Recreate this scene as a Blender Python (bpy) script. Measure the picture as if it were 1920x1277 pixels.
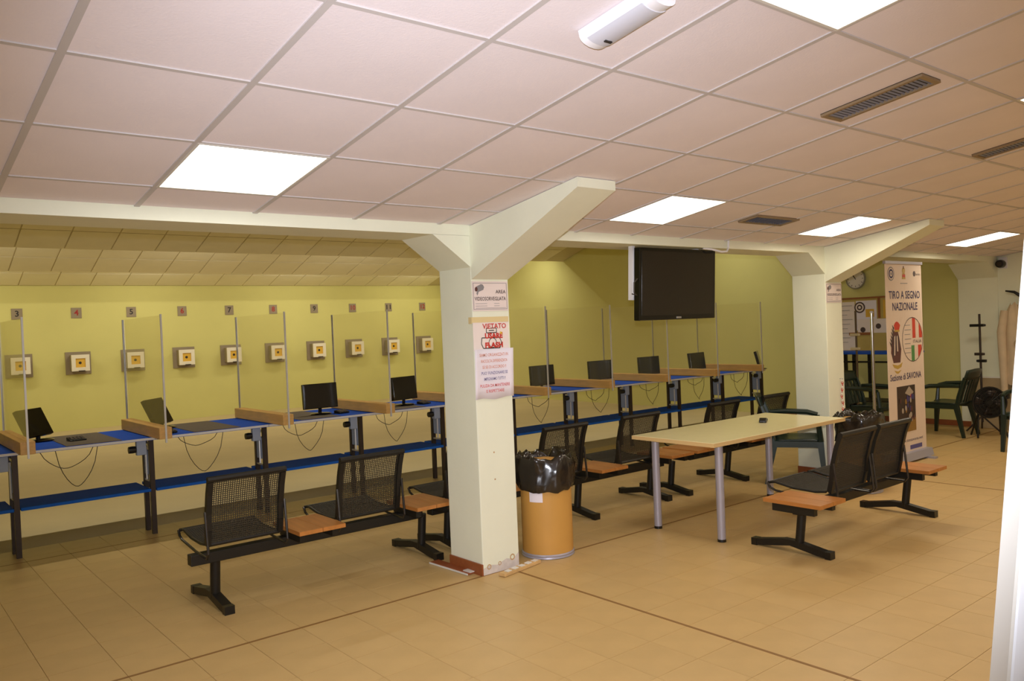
import bpy, math, random
from mathutils import Matrix, Vector, noise
for _o in list(bpy.data.objects):
    bpy.data.objects.remove(_o)
random.seed(7)
S = bpy.context.scene
C = S.collection
PI = math.pi

# ------------------------------------------------------------------ camera
CAM = Vector((-0.5525, -3.961, 1.6298)); YAW, PITCH, ROLL, FPX = 0.6883, -0.0167, -0.0406, 1527.17
_f = Vector((math.sin(YAW)*math.cos(PITCH), math.cos(YAW)*math.cos(PITCH), math.sin(PITCH)))
_r = Vector((math.cos(YAW), -math.sin(YAW), 0)); _u = _r.cross(_f)
_r2 = _r*math.cos(ROLL) + _u*math.sin(ROLL); _u2 = -_r*math.sin(ROLL) + _u*math.cos(ROLL)
cd = bpy.data.cameras.new('camera'); cam = bpy.data.objects.new('camera', cd); C.objects.link(cam)
cam.matrix_world = Matrix(((_r2.x, _u2.x, -_f.x, CAM.x), (_r2.y, _u2.y, -_f.y, CAM.y), (_r2.z, _u2.z, -_f.z, CAM.z), (0, 0, 0, 1)))
cd.sensor_fit = 'HORIZONTAL'; cd.sensor_width = 36; cd.lens = FPX/1920*36; cd.clip_start = 0.05; cd.clip_end = 100
S.camera = cam
def px(p):
    d = Vector(p) - CAM; z = d.dot(_f)
    if z < 0.05: return None
    return 960 + FPX*d.dot(_r2)/z, 638.5 - FPX*d.dot(_u2)/z, z

# ------------------------------------------------------------------ light and exposure
w = bpy.data.worlds.new('world'); S.world = w; w.use_nodes = True
w.node_tree.nodes['Background'].inputs[0].default_value = (0.9, 0.95, 1, 1)
w.node_tree.nodes['Background'].inputs[1].default_value = 0.05
S.view_settings.view_transform = 'Standard'; S.view_settings.look = 'None'
S.view_settings.exposure = 0.15; S.view_settings.gamma = 1; S.view_settings.use_curve_mapping = False
FLASH_W = 500.0       # the photographer's built-in flash, a hand's width above the lens
_fl = bpy.data.lights.new('camera_flash', 'SPOT'); _fl.energy = FLASH_W; _fl.color = (0.93, 0.96, 1.06)
_fl.spot_size = math.radians(87); _fl.spot_blend = 1.0; _fl.shadow_soft_size = 0.015
_fo = bpy.data.objects.new('camera_flash', _fl); C.objects.link(_fo)
_fo.matrix_world = Matrix.Translation(_u2*0.09 + _f*0.06) @ cam.matrix_world
PANEL_W = 10.5        # watts of each ceiling panel
RANGE_W = 15.0        # watts of each strip lamp behind the range baffles

# ------------------------------------------------------------------ helpers
def srgb(r, g, b):
    def l(c):
        c /= 255
        return c/12.92 if c <= 0.04045 else ((c+0.055)/1.055)**2.4
    return (l(r), l(g), l(b), 1)
MATS = {}
def mat(name, col, rough=0.6, metal=0.0, var=0.0, scale=8.0, bump=0.0, bscale=60.0, spec=0.5, rnd=0.0, emit=None, stretch=(1,1,1)):
    m = bpy.data.materials.new(name); m.use_nodes = True
    nt = m.node_tree; b = nt.nodes['Principled BSDF']
    c = srgb(*col)
    b.inputs['Roughness'].default_value = rough; b.inputs['Metallic'].default_value = metal
    b.inputs['Specular IOR Level'].default_value = spec
    b.inputs['Base Color'].default_value = c
    tc = nt.nodes.new('ShaderNodeTexCoord'); mp = nt.nodes.new('ShaderNodeMapping'); mp.inputs['Scale'].default_value = stretch
    nt.links.new(tc.outputs['Object'], mp.inputs[0])
    src = None
    if var or rnd:
        mx = nt.nodes.new('ShaderNodeHueSaturation'); mx.inputs['Color'].default_value = c
        val = nt.nodes.new('ShaderNodeMath'); val.operation = 'ADD'; val.inputs[0].default_value = 1.0; val.inputs[1].default_value = 0
        if var:
            n = nt.nodes.new('ShaderNodeTexNoise'); n.inputs['Scale'].default_value = scale; n.inputs['Detail'].default_value = 5
            nt.links.new(mp.outputs[0], n.inputs['Vector'])
            mr = nt.nodes.new('ShaderNodeMapRange'); mr.inputs[1].default_value = 0.25; mr.inputs[2].default_value = 0.75
            mr.inputs[3].default_value = 1-var; mr.inputs[4].default_value = 1+var
            nt.links.new(n.outputs[0], mr.inputs[0]); nt.links.new(mr.outputs[0], val.inputs[0])
        if rnd:
            oi = nt.nodes.new('ShaderNodeObjectInfo'); m2 = nt.nodes.new('ShaderNodeMapRange')
            m2.inputs[3].default_value = -rnd; m2.inputs[4].default_value = rnd
            nt.links.new(oi.outputs['Random'], m2.inputs[0]); nt.links.new(m2.outputs[0], val.inputs[1])
        nt.links.new(val.outputs[0], mx.inputs['Value']); nt.links.new(mx.outputs[0], b.inputs['Base Color'])
    if bump:
        n2 = nt.nodes.new('ShaderNodeTexNoise'); n2.inputs['Scale'].default_value = bscale; n2.inputs['Detail'].default_value = 3
        nt.links.new(mp.outputs[0], n2.inputs['Vector'])
        bp = nt.nodes.new('ShaderNodeBump'); bp.inputs['Strength'].default_value = bump; bp.inputs['Distance'].default_value = 0.01
        nt.links.new(n2.outputs[0], bp.inputs['Height']); nt.links.new(bp.outputs[0], b.inputs['Normal'])
    if emit:
        b.inputs['Emission Color'].default_value = srgb(*emit[0]); b.inputs['Emission Strength'].default_value = emit[1]
    MATS[name] = m
    return m
def glassmat(name, tint, fac):
    m = bpy.data.materials.new(name); m.use_nodes = True; nt = m.node_tree
    nt.nodes.remove(nt.nodes['Principled BSDF']); out = nt.nodes['Material Output']
    t = nt.nodes.new('ShaderNodeBsdfTransparent'); t.inputs[0].default_value = srgb(*tint)
    g = nt.nodes.new('ShaderNodeBsdfGlossy'); g.inputs['Roughness'].default_value = 0.03; g.inputs[0].default_value = (0.9, 0.9, 0.9, 1)
    d = nt.nodes.new('ShaderNodeBsdfDiffuse'); d.inputs[0].default_value = srgb(225, 222, 200)
    lw = nt.nodes.new('ShaderNodeLayerWeight'); pw = nt.nodes.new('ShaderNodeMath'); pw.operation = 'POWER'; pw.inputs[1].default_value = 5.0
    fr = nt.nodes.new('ShaderNodeMapRange'); fr.inputs[3].default_value = 0.01; fr.inputs[4].default_value = 0.5
    nt.links.new(lw.outputs['Facing'], pw.inputs[0]); nt.links.new(pw.outputs[0], fr.inputs[0])
    a = nt.nodes.new('ShaderNodeMixShader'); a.inputs[0].default_value = fac
    nt.links.new(t.outputs[0], a.inputs[1]); nt.links.new(d.outputs[0], a.inputs[2])
    b = nt.nodes.new('ShaderNodeMixShader'); nt.links.new(fr.outputs[0], b.inputs[0])
    nt.links.new(a.outputs[0], b.inputs[1]); nt.links.new(g.outputs[0], b.inputs[2]); nt.links.new(b.outputs[0], out.inputs[0])
    MATS[name] = m
    return m

class MB:
    def __init__(s): s.v = []; s.f = []
    def add(s, vs, fs):
        o = len(s.v); s.v += [tuple(v) for v in vs]; s.f += [tuple(i+o for i in f) for f in fs]; return s
    def box(s, x0, x1, y0, y1, z0, z1, M=None):
        vs = [Vector((x, y, z)) for z in (z0, z1) for y in (y0, y1) for x in (x0, x1)]
        if M: vs = [M @ v for v in vs]
        return s.add(vs, [(0,2,3,1), (4,5,7,6), (0,1,5,4), (2,6,7,3), (0,4,6,2), (1,3,7,5)])
    def prism(s, poly, a0, a1, axis='x'):
        def P(a, p):
            return (a, p[0], p[1]) if axis == 'x' else (p[0], a, p[1]) if axis == 'y' else (p[0], p[1], a)
        n = len(poly); vs = [P(a0, p) for p in poly] + [P(a1, p) for p in poly]
        fs = [tuple(range(n))[::-1], tuple(range(n, 2*n))] + [(i, (i+1) % n, n+(i+1) % n, n+i) for i in range(n)]
        return s.add(vs, fs)
    def tube(s, path, r, n=8, closed=False, square=False):
        P = [Vector(p) for p in path]; m = len(P); rs = r if isinstance(r, (list, tuple)) else [r]*m
        vs = []; prev = None
        for i in range(m):
            a = P[(i-1) % m] if (i or closed) else P[i]; b = P[(i+1) % m] if (i < m-1 or closed) else P[i]
            t = (b-a).normalized()
            if prev is None:
                ref = Vector((0,0,1)) if abs(t.z) < 0.9 else Vector((1,0,0)); x = t.cross(ref).normalized()
            else:
                x = (prev - t*prev.dot(t)).normalized()
            prev = x; y = t.cross(x)
            for k in range(n):
                an = 2*PI*k/n + (PI/4 if square else 0)
                vs.append(P[i] + (x*math.cos(an) + y*math.sin(an))*rs[i])
        fs = []
        for i in range(m if closed else m-1):
            j = (i+1) % m
            for k in range(n): fs.append((i*n+k, i*n+(k+1) % n, j*n+(k+1) % n, j*n+k))
        if not closed: fs += [tuple(range(n))[::-1], tuple(range((m-1)*n, m*n))]
        return s.add(vs, fs)
    def cyl(s, p0, p1, r, n=16, r1=None): return s.tube([p0, p1], [r, r if r1 is None else r1], n)
    def lathe(s, prof, c=(0,0,0), n=32, axis='z', wob=None, caps=True):
        vs = []; m = len(prof)
        for i, (r, z) in enumerate(prof):
            for k in range(n):
                a = 2*PI*k/n; rr = r + (wob(i, a) if wob else 0)
                p = (rr*math.cos(a), rr*math.sin(a), z)
                if axis == 'y': p = (p[0], p[2], p[1])
                if axis == 'x': p = (p[2], p[0], p[1])
                vs.append(Vector(p) + Vector(c))
        fs = [(i*n+k, i*n+(k+1) % n, (i+1)*n+(k+1) % n, (i+1)*n+k) for i in range(m-1) for k in range(n)]
        if caps: fs += [tuple(range(n))[::-1], tuple(range((m-1)*n, m*n))]
        return s.add(vs, fs)
    def grid(s, fn, nu, nv, closed_u=False):
        vs = [fn(i/(nu if closed_u else nu-1), j/(nv-1)) for j in range(nv) for i in range(nu)]
        fs = [(j*nu+i, j*nu+(i+1) % nu, (j+1)*nu+(i+1) % nu, (j+1)*nu+i) for j in range(nv-1) for i in range(nu if closed_u else nu-1)]
        return s.add(vs, fs)
    def mesh(s, name, m, smooth=False):
        me = bpy.data.meshes.new(name); me.from_pydata(s.v, [], s.f); me.validate(); me.update()
        import bmesh
        bm = bmesh.new(); bm.from_mesh(me); bmesh.ops.recalc_face_normals(bm, faces=bm.faces); bm.to_mesh(me); bm.free()
        if smooth:
            for p in me.polygons: p.use_smooth = True
            me.set_sharp_from_angle(angle=math.radians(38))
        me.materials.append(m if not isinstance(m, str) else MATS[m])
        return me
    def build(s, name, m, parent=None, smooth=False, bevel=0, solid=0):
        o = bpy.data.objects.new(name, s.mesh(name, m, smooth)); C.objects.link(o)
        if parent: o.parent = parent
        if solid:
            md = o.modifiers.new('solid', 'SOLIDIFY'); md.thickness = solid; md.offset = 0
        if bevel:
            md = o.modifiers.new('bevel', 'BEVEL'); md.width = bevel; md.segments = 2; md.limit_method = 'ANGLE'
        return o
def inst(name, me, parent=None, loc=(0,0,0), rot=(0,0,0)):
    o = bpy.data.objects.new(name, me); C.objects.link(o); o.location = loc; o.rotation_euler = rot
    if parent: o.parent = parent
    return o
def tag(o, label, cat, group=None):
    o['label'] = label; o['category'] = cat
    if group: o['group'] = group
    return o
def thing(name, label, cat, loc=(0,0,0), rotz=0, group=None, rot=None):
    o = bpy.data.objects.new(name, None); C.objects.link(o); o.empty_display_size = 0.1
    o.location = loc; o.rotation_euler = rot if rot else (0, 0, rotz)
    return tag(o, label, cat, group)
def struct(o): o['kind'] = 'structure'; return o
def copy_tree(o, parent=None):
    c = o.copy(); C.objects.link(c); c.parent = parent
    for ch in o.children: copy_tree(ch, c)
    return c
def txt(parent, s, x, z, h, m, y=-0.003, width=None, name='lettering', align='CENTER', shear=0.0, bold=0.0):
    cu = bpy.data.curves.new('t', 'FONT'); cu.body = s; cu.size = 1; cu.align_x = align; cu.align_y = 'CENTER'; cu.shear = shear; cu.offset = bold; cu.resolution_u = 2
    o = bpy.data.objects.new('t', cu); C.objects.link(o)
    dg = bpy.context.evaluated_depsgraph_get(); me = bpy.data.meshes.new_from_object(o.evaluated_get(dg))
    bpy.data.objects.remove(o); bpy.data.curves.remove(cu)
    xs = [v.co.x for v in me.vertices]
    sc = h/0.72; sx = sc if not width or not xs else width/(max(xs)-min(xs))
    for v in me.vertices:
        v.co = (x + v.co.x*sx, y, z + v.co.y*sc)
    me.materials.clear(); me.materials.append(MATS[m] if isinstance(m, str) else m); me.name = name
    b = bpy.data.objects.new(name, me); C.objects.link(b); b.parent = parent
    return b
def flat(poly, y, t=0.0015):                     # thin printed shape facing -y, polygon in (x, z)
    return MB().prism(poly, y, y - t, 'y')
def disc(x, z, rx, rz=None, n=20): return [(x+rx*math.cos(2*PI*k/n), z+(rz or rx)*math.sin(2*PI*k/n)) for k in range(n)]
def rect(x0, x1, z0, z1): return [(x0, z0), (x1, z0), (x1, z1), (x0, z1)]
def ring_faces(x, z, r0, r1, y, n=24):
    mb = MB(); vs = []
    for r in (r0, r1): vs += [(x+r*math.cos(2*PI*k/n), y, z+r*math.sin(2*PI*k/n)) for k in range(n)]
    return mb.add(vs, [(k, (k+1) % n, n+(k+1) % n, n+k) for k in range(n)])

# ------------------------------------------------------------------ materials
mat('white_paint', (238, 239, 216), 0.75, var=0.03, scale=3, bump=0.08, bscale=40)
mat('yellow_paint', (214, 206, 128), 0.8, var=0.03, scale=1.5, bump=0.06, bscale=30)
mat('green_paint', (212, 206, 132), 0.8, var=0.03, scale=1.5, bump=0.06, bscale=30)
mat('cream_wall', (242, 238, 226), 0.8, var=0.03, scale=2)
mat('ceiling_tile', (242, 231, 234), 0.9, var=0.03, scale=2.5, bump=0.1, bscale=120, rnd=0.015)
mat('ceiling_bar', (205, 198, 196), 0.5)
mat('baffle_tile', (238, 228, 200), 0.9, var=0.03, scale=3, rnd=0.03)
mat('baffle_bar', (205, 190, 152), 0.6)
mat('floor_tile', (202, 169, 112), 0.42, var=0.06, scale=5, bump=0.03, bscale=50, rnd=0.02, spec=0.4)
mat('grout', (191, 159, 105), 0.9, var=0.05)
mat('joint_brown', (140, 102, 52), 0.6)
mat('concrete', (200, 180, 134), 0.85, var=0.06, scale=1.2, bump=0.05)
mat('skirting', (148, 82, 44), 0.45, var=0.12, scale=6, stretch=(1, 6, 6))
mat('blue_board', (36, 82, 186), 0.75, var=0.05, spec=0.12)
mat('blue_shelf', (32, 92, 182), 0.75, var=0.05, spec=0.12)
mat('grey_mat', (104, 92, 78), 0.9, var=0.1, scale=60)
mat('white_edge', (225, 222, 215), 0.5)
mat('dark_steel', (66, 56, 50), 0.45, metal=0.5)
mat('grey_box', (150, 160, 180), 0.5)
mat('silver', (190, 190, 195), 0.3, metal=0.8)
mat('alu', (222, 220, 218), 0.35, metal=0.35)
mat('bar_wood', (214, 166, 94), 0.5, var=0.12, scale=5, stretch=(8, 1, 8))
mat('bench_wood', (182, 118, 56), 0.4, var=0.14, scale=5, stretch=(8, 1, 8))
mat('black_metal', (34, 31, 26), 0.45, metal=0.3)
mat('rod_metal', (70, 66, 62), 0.25, metal=0.7)
mat('mesh_metal', (52, 46, 36), 0.5, metal=0.2)
mat('black_plastic', (18, 17, 16), 0.35)
mat('black_gloss', (14, 13, 12), 0.12)
mat('screen', (20, 18, 16), 0.1)
mat('tv_screen', (34, 29, 24), 0.14)
mat('cable', (60, 52, 40), 0.6)
mat('plate_grey', (150, 134, 110), 0.7)
mat('target_side', (150, 136, 104), 0.6)
mat('target_white', (238, 228, 205), 0.6)
mat('target_yellow', (226, 178, 62), 0.6)
mat('digit_black', (40, 32, 28), 0.6); mat('digit_red', (168, 44, 34), 0.6)
mat('table_top', (226, 214, 168), 0.16, var=0.02)
mat('table_edge', (224, 190, 132), 0.35)
mat('leg_grey', (176, 172, 184), 0.35, metal=0.3)
mat('drum', (208, 156, 78), 0.5, var=0.08, scale=4, stretch=(1, 1, 0.6))
mat('liner', (34, 28, 24), 0.2, spec=0.7)
mat('paper', (240, 226, 218), 0.8); mat('paper_white', (240, 232, 240), 0.8)
mat('tape', (226, 204, 150), 0.6); mat('sign_white', (236, 220, 214), 0.5)
mat('ink_dark', (84, 66, 62), 0.7); mat('ink_red', (200, 52, 38), 0.7); mat('ink_orange', (206, 128, 92), 0.7); mat('ink_blue', (96, 88, 140), 0.7)
mat('ink_pen', (40, 44, 36), 0.7); mat('ink_yellow', (226, 190, 50), 0.7); mat('ink_navy', (52, 46, 92), 0.7); mat('ink_grey', (140, 136, 138), 0.7)
mat('banner', (232, 210, 190), 0.6, var=0.02); mat('flag_green', (84, 142, 76), 0.6); mat('flag_red', (206, 66, 44), 0.6); mat('gold', (196, 160, 70), 0.6)
mat('maroon', (96, 58, 52), 0.7); mat('photo_sky', (176, 160, 140), 0.6); mat('photo_dark', (60, 44, 36), 0.6); mat('photo_sand', (150, 112, 50), 0.6); mat('photo_blue', (70, 62, 110), 0.6)
mat('green_plastic', (26, 42, 34), 0.3)
mat('chrome', (210, 206, 200), 0.18, metal=0.9)
mat('red_link', (196, 56, 44), 0.45); mat('white_link', (234, 226, 214), 0.45)
mat('brown_pole', (96, 76, 48), 0.5); mat('clamp', (214, 198, 160), 0.5)
mat('frame_brown', (150, 92, 44), 0.6); mat('cork', (196, 172, 96), 0.8, var=0.06)
mat('clock_face', (224, 216, 206), 0.5); mat('clock_rim', (150, 146, 140), 0.3, metal=0.4)
mat('jacket', (214, 192, 160), 0.85, var=0.08, scale=8); mat('beige_board', (176, 154, 118), 0.7, var=0.04)
mat('white_plastic', (236, 234, 238), 0.35); mat('lens_grey', (206, 206, 216), 0.3)
mat('vent_frame', (150, 128, 98), 0.5); mat('vent_dark', (40, 34, 30), 0.7); mat('vent_slat', (150, 150, 165), 0.35, metal=0.4)
mat('plank', (150, 80, 42), 0.5, var=0.12, scale=6); mat('batten', (206, 168, 112), 0.7, var=0.15, scale=12)
mat('white_board', (236, 238, 244), 0.5)
mat('lit_cool', (255, 255, 255), 0.5, emit=((255, 252, 246), 4.0))
mat('lit_warm', (255, 255, 255), 0.5, emit=((255, 246, 226), 4.0))
glassmat('plexi', (253, 252, 249), 0.03)

# ------------------------------------------------------------------ the room shell
SL = 0.1474; ZC0 = 2.3457; XR = 11.42; XL = -2.4; YB = -7.0; YF = 0.3148; COLD = 0.365
def zc(y): return ZC0 - math.tan(SL)*y
wall = lambda n, m, *b: struct(MB().box(*b).build(n, m))
wall('wall_target', 'yellow_paint', -1.0, XR+0.2, 13.4, 13.6, -0.1, 4.2)
wall('wall_right', 'green_paint', XR+0.02, XR+0.22, YF+0.3, 13.4, -0.1, 4.2)
wall('wall_room_right', 'white_paint', XR, XR+0.22, YB, YF+0.3, -0.1, 3.6)
wall('wall_range_left', 'yellow_paint', -1.0, -0.8, 0.68, 13.4, -0.1, 4.2)
wall('wall_left', 'cream_wall', XL-0.2, XL, YB-0.2, 0.68, -0.1, 3.6)
wall('wall_camera_side', 'cream_wall', XL, XR+0.22, YB-0.2, YB, -0.1, 3.6)
wall('wall_stub', 'white_paint', XL, -0.8, 0.4, 0.68, -0.1, 4.0)
# beam over the row of columns, its wall above
struct(MB().prism([(YF, 2.235), (YF+COLD, 2.235), (YF+COLD, 4.2), (0.52, 4.2), (0.52, 2.36), (YF, 2.36)], XL, XR, 'x').build('wall_beam', 'white_paint'))

# floor: slab, tiles, brown joints, range floor
floor = struct(MB().box(XL, XR, YB, 3.62, -0.12, -0.0035).build('floor', 'grout'))
TX0, TY0, TS = 2.86, 0.015, 0.30
tile_me = MB().box(-0.1487, 0.1487, -0.1487, 0.1487, -0.008, 0).mesh('tile', 'floor_tile')
cells = []
for i in range(-18, 30):
    for j in range(-24, 12):
        x0, y0 = TX0+i*TS, TY0+j*TS
        if x0 < XL-0.01 or x0+TS > XR+0.12 or y0 < YB: continue
        c = (x0+0.15, y0+0.15); p = px((c[0], c[1], 0)); a = 0
        if p and -40 < p[0] < 1960 and -40 < p[1] < 1310: a = 1/p[2]**3
        cells.append((a, c))
cells.sort(reverse=True)
for a, c in cells[:300]: inst('tile', tile_me, floor, (c[0], c[1], 0))
mb = MB()
for a, c in cells[300:]: mb.box(c[0]-0.1487, min(c[0]+0.1487, XR), c[1]-0.1487, c[1]+0.1487, -0.008, 0)
o = mb.build('far_tiles', 'floor_tile', floor); o['kind'] = 'stuff'
struct(MB().box(XL, XR+0.02, 3.62, 13.4, -0.12, -0.001).build('floor_range', 'concrete'))
struct(MB().box(XL, XR, YF-0.009, YF+0.009, -0.004, 0.0015).build('trim_2', 'joint_brown'))
for k, x in enumerate((2.86, 7.36)):
    struct(MB().box(x-0.009, x+0.009, YB, YF-0.009, -0.004, 0.0015).build('trim_%d' % (k+3), 'joint_brown'))
struct(MB().box(XL, XR, 3.16, 3.17, -0.004, 0.001).build('trim_5', 'joint_brown'))
struct(MB().box(XR-0.005, XR+0.02, 0.85, 3.6, 0, 0.075).build('baseboard_right', 'skirting'))

# sloped suspended ceiling: u along X, v along the slope, w up
ceiling = MB().box(XL, XR, YB*1.012, 0.318, 0.008, 0.05).build('ceiling', 'ceiling_tile'); struct(ceiling)
ceiling.location = (0, 0, ZC0); ceiling.rotation_euler = (-SL, 0, 0)
CM = Matrix.Translation((0, 0, ZC0)) @ Matrix.Rotation(-SL, 4, 'X')
LIGHTS = [(1, -1, 'cool'), (6, -1, 'cool'), (10, -1, 'warm'), (15, -1, 'warm'), (3, -5, 'cool'), (7, -5, 'warm'), (11, -5, 'warm'), (15, -5, 'warm'), (0, -10, 'cool'), (5, -10, 'cool'), (10, -10, 'warm')]
lit = {(a, b) for a, b, c in LIGHTS}
tme = MB().box(-0.288, 0.288, -0.290, 0.290, 0.003, 0.012).mesh('ceiling_tile', 'ceiling_tile')
tme2 = MB().box(-0.288, 0.288, -0.146, 0.146, 0.003, 0.012).mesh('ceiling_tile', 'ceiling_tile')
for i in range(-4, 19):
    for j in range(-12, 1):
        if (i, j) in lit: continue
        half = j == 0
        c = (i*0.6+0.3, (0.16 if half else j*0.6+0.3), 0); p = px(CM @ Vector(c))
        if not p or not (-350 < p[0] < 2270 and -350 < p[1] < 700): continue
        inst('ceiling_tile', tme2 if half else tme, ceiling, c)
for i in range(-4, 20):
    MB().box(i*0.6-0.013, i*0.6+0.013, YB, 0.315, -0.002, 0.006).build('grid_bar', 'ceiling_bar', ceiling)
for j in range(-11, 1):
    MB().box(XL, XR, j*0.6-0.009, j*0.6+0.009, -0.0015, 0.006).build('grid_bar', 'ceiling_bar', ceiling)

# range: roof and three descending tiled baffles
struct(MB().box(-1.0, XR+0.2, 0.5, 13.6, 4.1, 4.25).build('ceiling_range', 'yellow_paint'))
BSL = math.radians(18)
bt = MB().box(-0.291, 0.291, -0.291, 0.291, 0.0, 0.015).mesh('baffle_tile', 'baffle_tile')
for n, (ly, lz, rows, off) in enumerate([(8.78, 2.97, 4, 0.1), (11.2, 2.84, 4, 0.35), (13.38, 2.76, 4, 0.2)]):
    b = struct(MB().box(-0.8, XR, -rows*0.6, 0, 0.012, 0.04).build('ceiling_baffle', 'baffle_bar'))
    b.location = (0, ly, lz); b.rotation_euler = (-BSL, 0, 0)
    for i in range(-1, 19):
        for j in range(2 if n else 3):
            x = off+i*0.6+0.3
            if x-0.3 < -0.8 or x+0.3 > XR+0.05: continue
            inst('baffle_tile', bt, b, (x, -0.3-0.6*j, 0))
    if n < 2: MB().box(-0.8, XR, -0.03, 0, 0.04, 0.5).build('baffle_back', 'baffle_bar', b)

# ------------------------------------------------------------------ ceiling fittings
for i, j, k in LIGHTS:
    near = {(1,-1): 'square ceiling light panel over the bench left of the poster column', (6,-1): 'square ceiling light panel just past the poster column bracket', (10,-1): 'square light panel in the ceiling right beside the bracket of the banner column',
            (15,-1): 'square light panel in the ceiling between the banner column bracket and the security camera corner', (3,-5): 'square light panel in the ceiling diagonally next to the white emergency lamp',
            (7,-5): 'square light panel in the ceiling beyond the slot vents'}.get((i, j), 'square light panel in the ceiling over the open floor behind')
    c = CM @ Vector((i*0.6+0.3, j*0.6+0.3, 0))
    t = thing('ceiling_light', near, 'ceiling light', c, group='square ceiling light panels', rot=(-SL, 0, 0))
    MB().box(-0.285, 0.285, -0.285, 0.285, 0.0, 0.02).build('diffuser', 'lit_'+k, t, bevel=0.0)
    fr = MB()
    for a in (-1, 1):
        fr.box(min(a*0.285, a*0.297), max(a*0.285, a*0.297), -0.297, 0.297, -0.003, 0.02)
        fr.box(-0.285, 0.285, min(a*0.285, a*0.297), max(a*0.285, a*0.297), -0.003, 0.02)
    fr.build('frame', 'white_edge', t)
    ld = bpy.data.lights.new('panel_lamp', 'AREA'); ld.shape = 'SQUARE'; ld.size = 0.56; ld.energy = PANEL_W*(0.42 if k == 'cool' else 1.0)
    ld.color = (1.0, 0.95, 0.9) if k == 'cool' else (1.0, 0.89, 0.70)
    lo = bpy.data.objects.new('panel_lamp', ld); C.objects.link(lo); lo.parent = t; lo.location = (0, 0, -0.006)
for n, (y, z) in enumerate([(4.4, 4.03), (9.1, 3.25), (11.6, 3.1)]):
    for m in range(4):
        x = 1.0+m*3.1
        t = thing('strip_lamp', 'fluorescent strip lamp hidden above the range ceiling baffles', 'lamp', (x, y, z), group='strip lamps over the range')
        MB().box(-0.6, 0.6, -0.05, 0.05, 0.02, 0.07).build('housing', 'white_plastic', t)
        MB().cyl((-0.58, 0, 0), (0.58, 0, 0), 0.014, 10).build('lamp_tube', 'lit_warm', t, smooth=True)
        ld = bpy.data.lights.new('strip_light', 'AREA'); ld.shape = 'RECTANGLE'; ld.size = 1.2; ld.size_y = 0.06; ld.energy = RANGE_W*(1.1 if n else 1.15); ld.color = (1.0, 0.95, 0.80)
        lo = bpy.data.objects.new('strip_light', ld); C.objects.link(lo); lo.parent = t; lo.location = (0, 0, -0.02)
        ld.spread = math.radians(180 if n else 125)
        if n: lo.rotation_euler = (math.radians(30), 0, 0)
def ceil_thing(name, label, cat, u, v, group=None):
    return thing(name, label, cat, CM @ Vector((u, v, 0)), group=group, rot=(-SL, 0, 0))
def vent(u, v, wx, wy, label, nsl, along='y'):
    t = ceil_thing('ceiling_vent', label, 'vent', u, v, 'ceiling vents')
    f = 0.022
    MB().box(-wx/2, wx/2, -wy/2, wy/2, 0.0, 0.003).build('backing', 'vent_dark', t)
    fr = MB()
    for a in (-1, 1):
        fr.box(min(a*(wx/2-f), a*wx/2), max(a*(wx/2-f), a*wx/2), -wy/2, wy/2, -0.012, 0.002)
        fr.box(-wx/2+f, wx/2-f, min(a*(wy/2-f), a*wy/2), max(a*(wy/2-f), a*wy/2), -0.012, 0.002)
    fr.build('frame', 'vent_frame', t)
    sm = None
    L = (wy if along == 'y' else wx) - 2*f; W = (wx if along == 'y' else wy)/2 - f
    for k in range(nsl):
        q = -L/2 + L*(k+0.5)/nsl
        if sm is None:
            M = Matrix.Rotation(math.radians(35), 4, 'X' if along == 'y' else 'Y')
            sm = (MB().box(-W, W, -0.001, 0.001, -0.009, 0.0, M) if along == 'y' else MB().box(-0.001, 0.001, -W, W, -0.009, 0.0, M)).mesh('slat', 'vent_slat')
        inst('slat', sm, t, (0, q, 0) if along == 'y' else (q, 0, 0))
vent(3.33, -2.10, 0.19, 0.50, 'long slatted slot vent in the ceiling, the one closer to the white emergency lamp', 22)
vent(5.19, -2.08, 0.18, 0.50, 'long slatted slot vent in the ceiling, farther along past the first slot vent', 22)
vent(5.14, -0.30, 0.58, 0.18, 'small grey rectangular grille in the ceiling above the television', 14, 'x')
t = ceil_thing('emergency_lamp', 'white curved plastic emergency lamp screwed under the ceiling', 'emergency lamp', 1.51, -2.14)
prof = [(-0.066, 0), (-0.064, -0.018)] + [(0.064*math.sin(a), -0.022-0.030*math.cos(a)) for a in [(-1+2*k/8)*PI/2*0.95 for k in range(9)]] + [(0.064, -0.018), (0.066, 0)]
mb = MB(); mb.prism([(p[0], p[1]) for p in prof], -0.16, 0.16, 'y'); mb.build('housing', 'white_plastic', t, smooth=True)
mb = MB().prism([(0.067*math.sin(a), -0.024-0.030*math.cos(a)) for a in [(-1+2*k/8)*PI/2*0.7 for k in range(9)]], -0.12, 0.13, 'y'); mb.build('cover', 'lens_grey', t, smooth=True)
MB().box(-0.012, 0.02, 0.09, 0.1, -0.058, -0.05).build('indicator', 'vent_dark', t)

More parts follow.
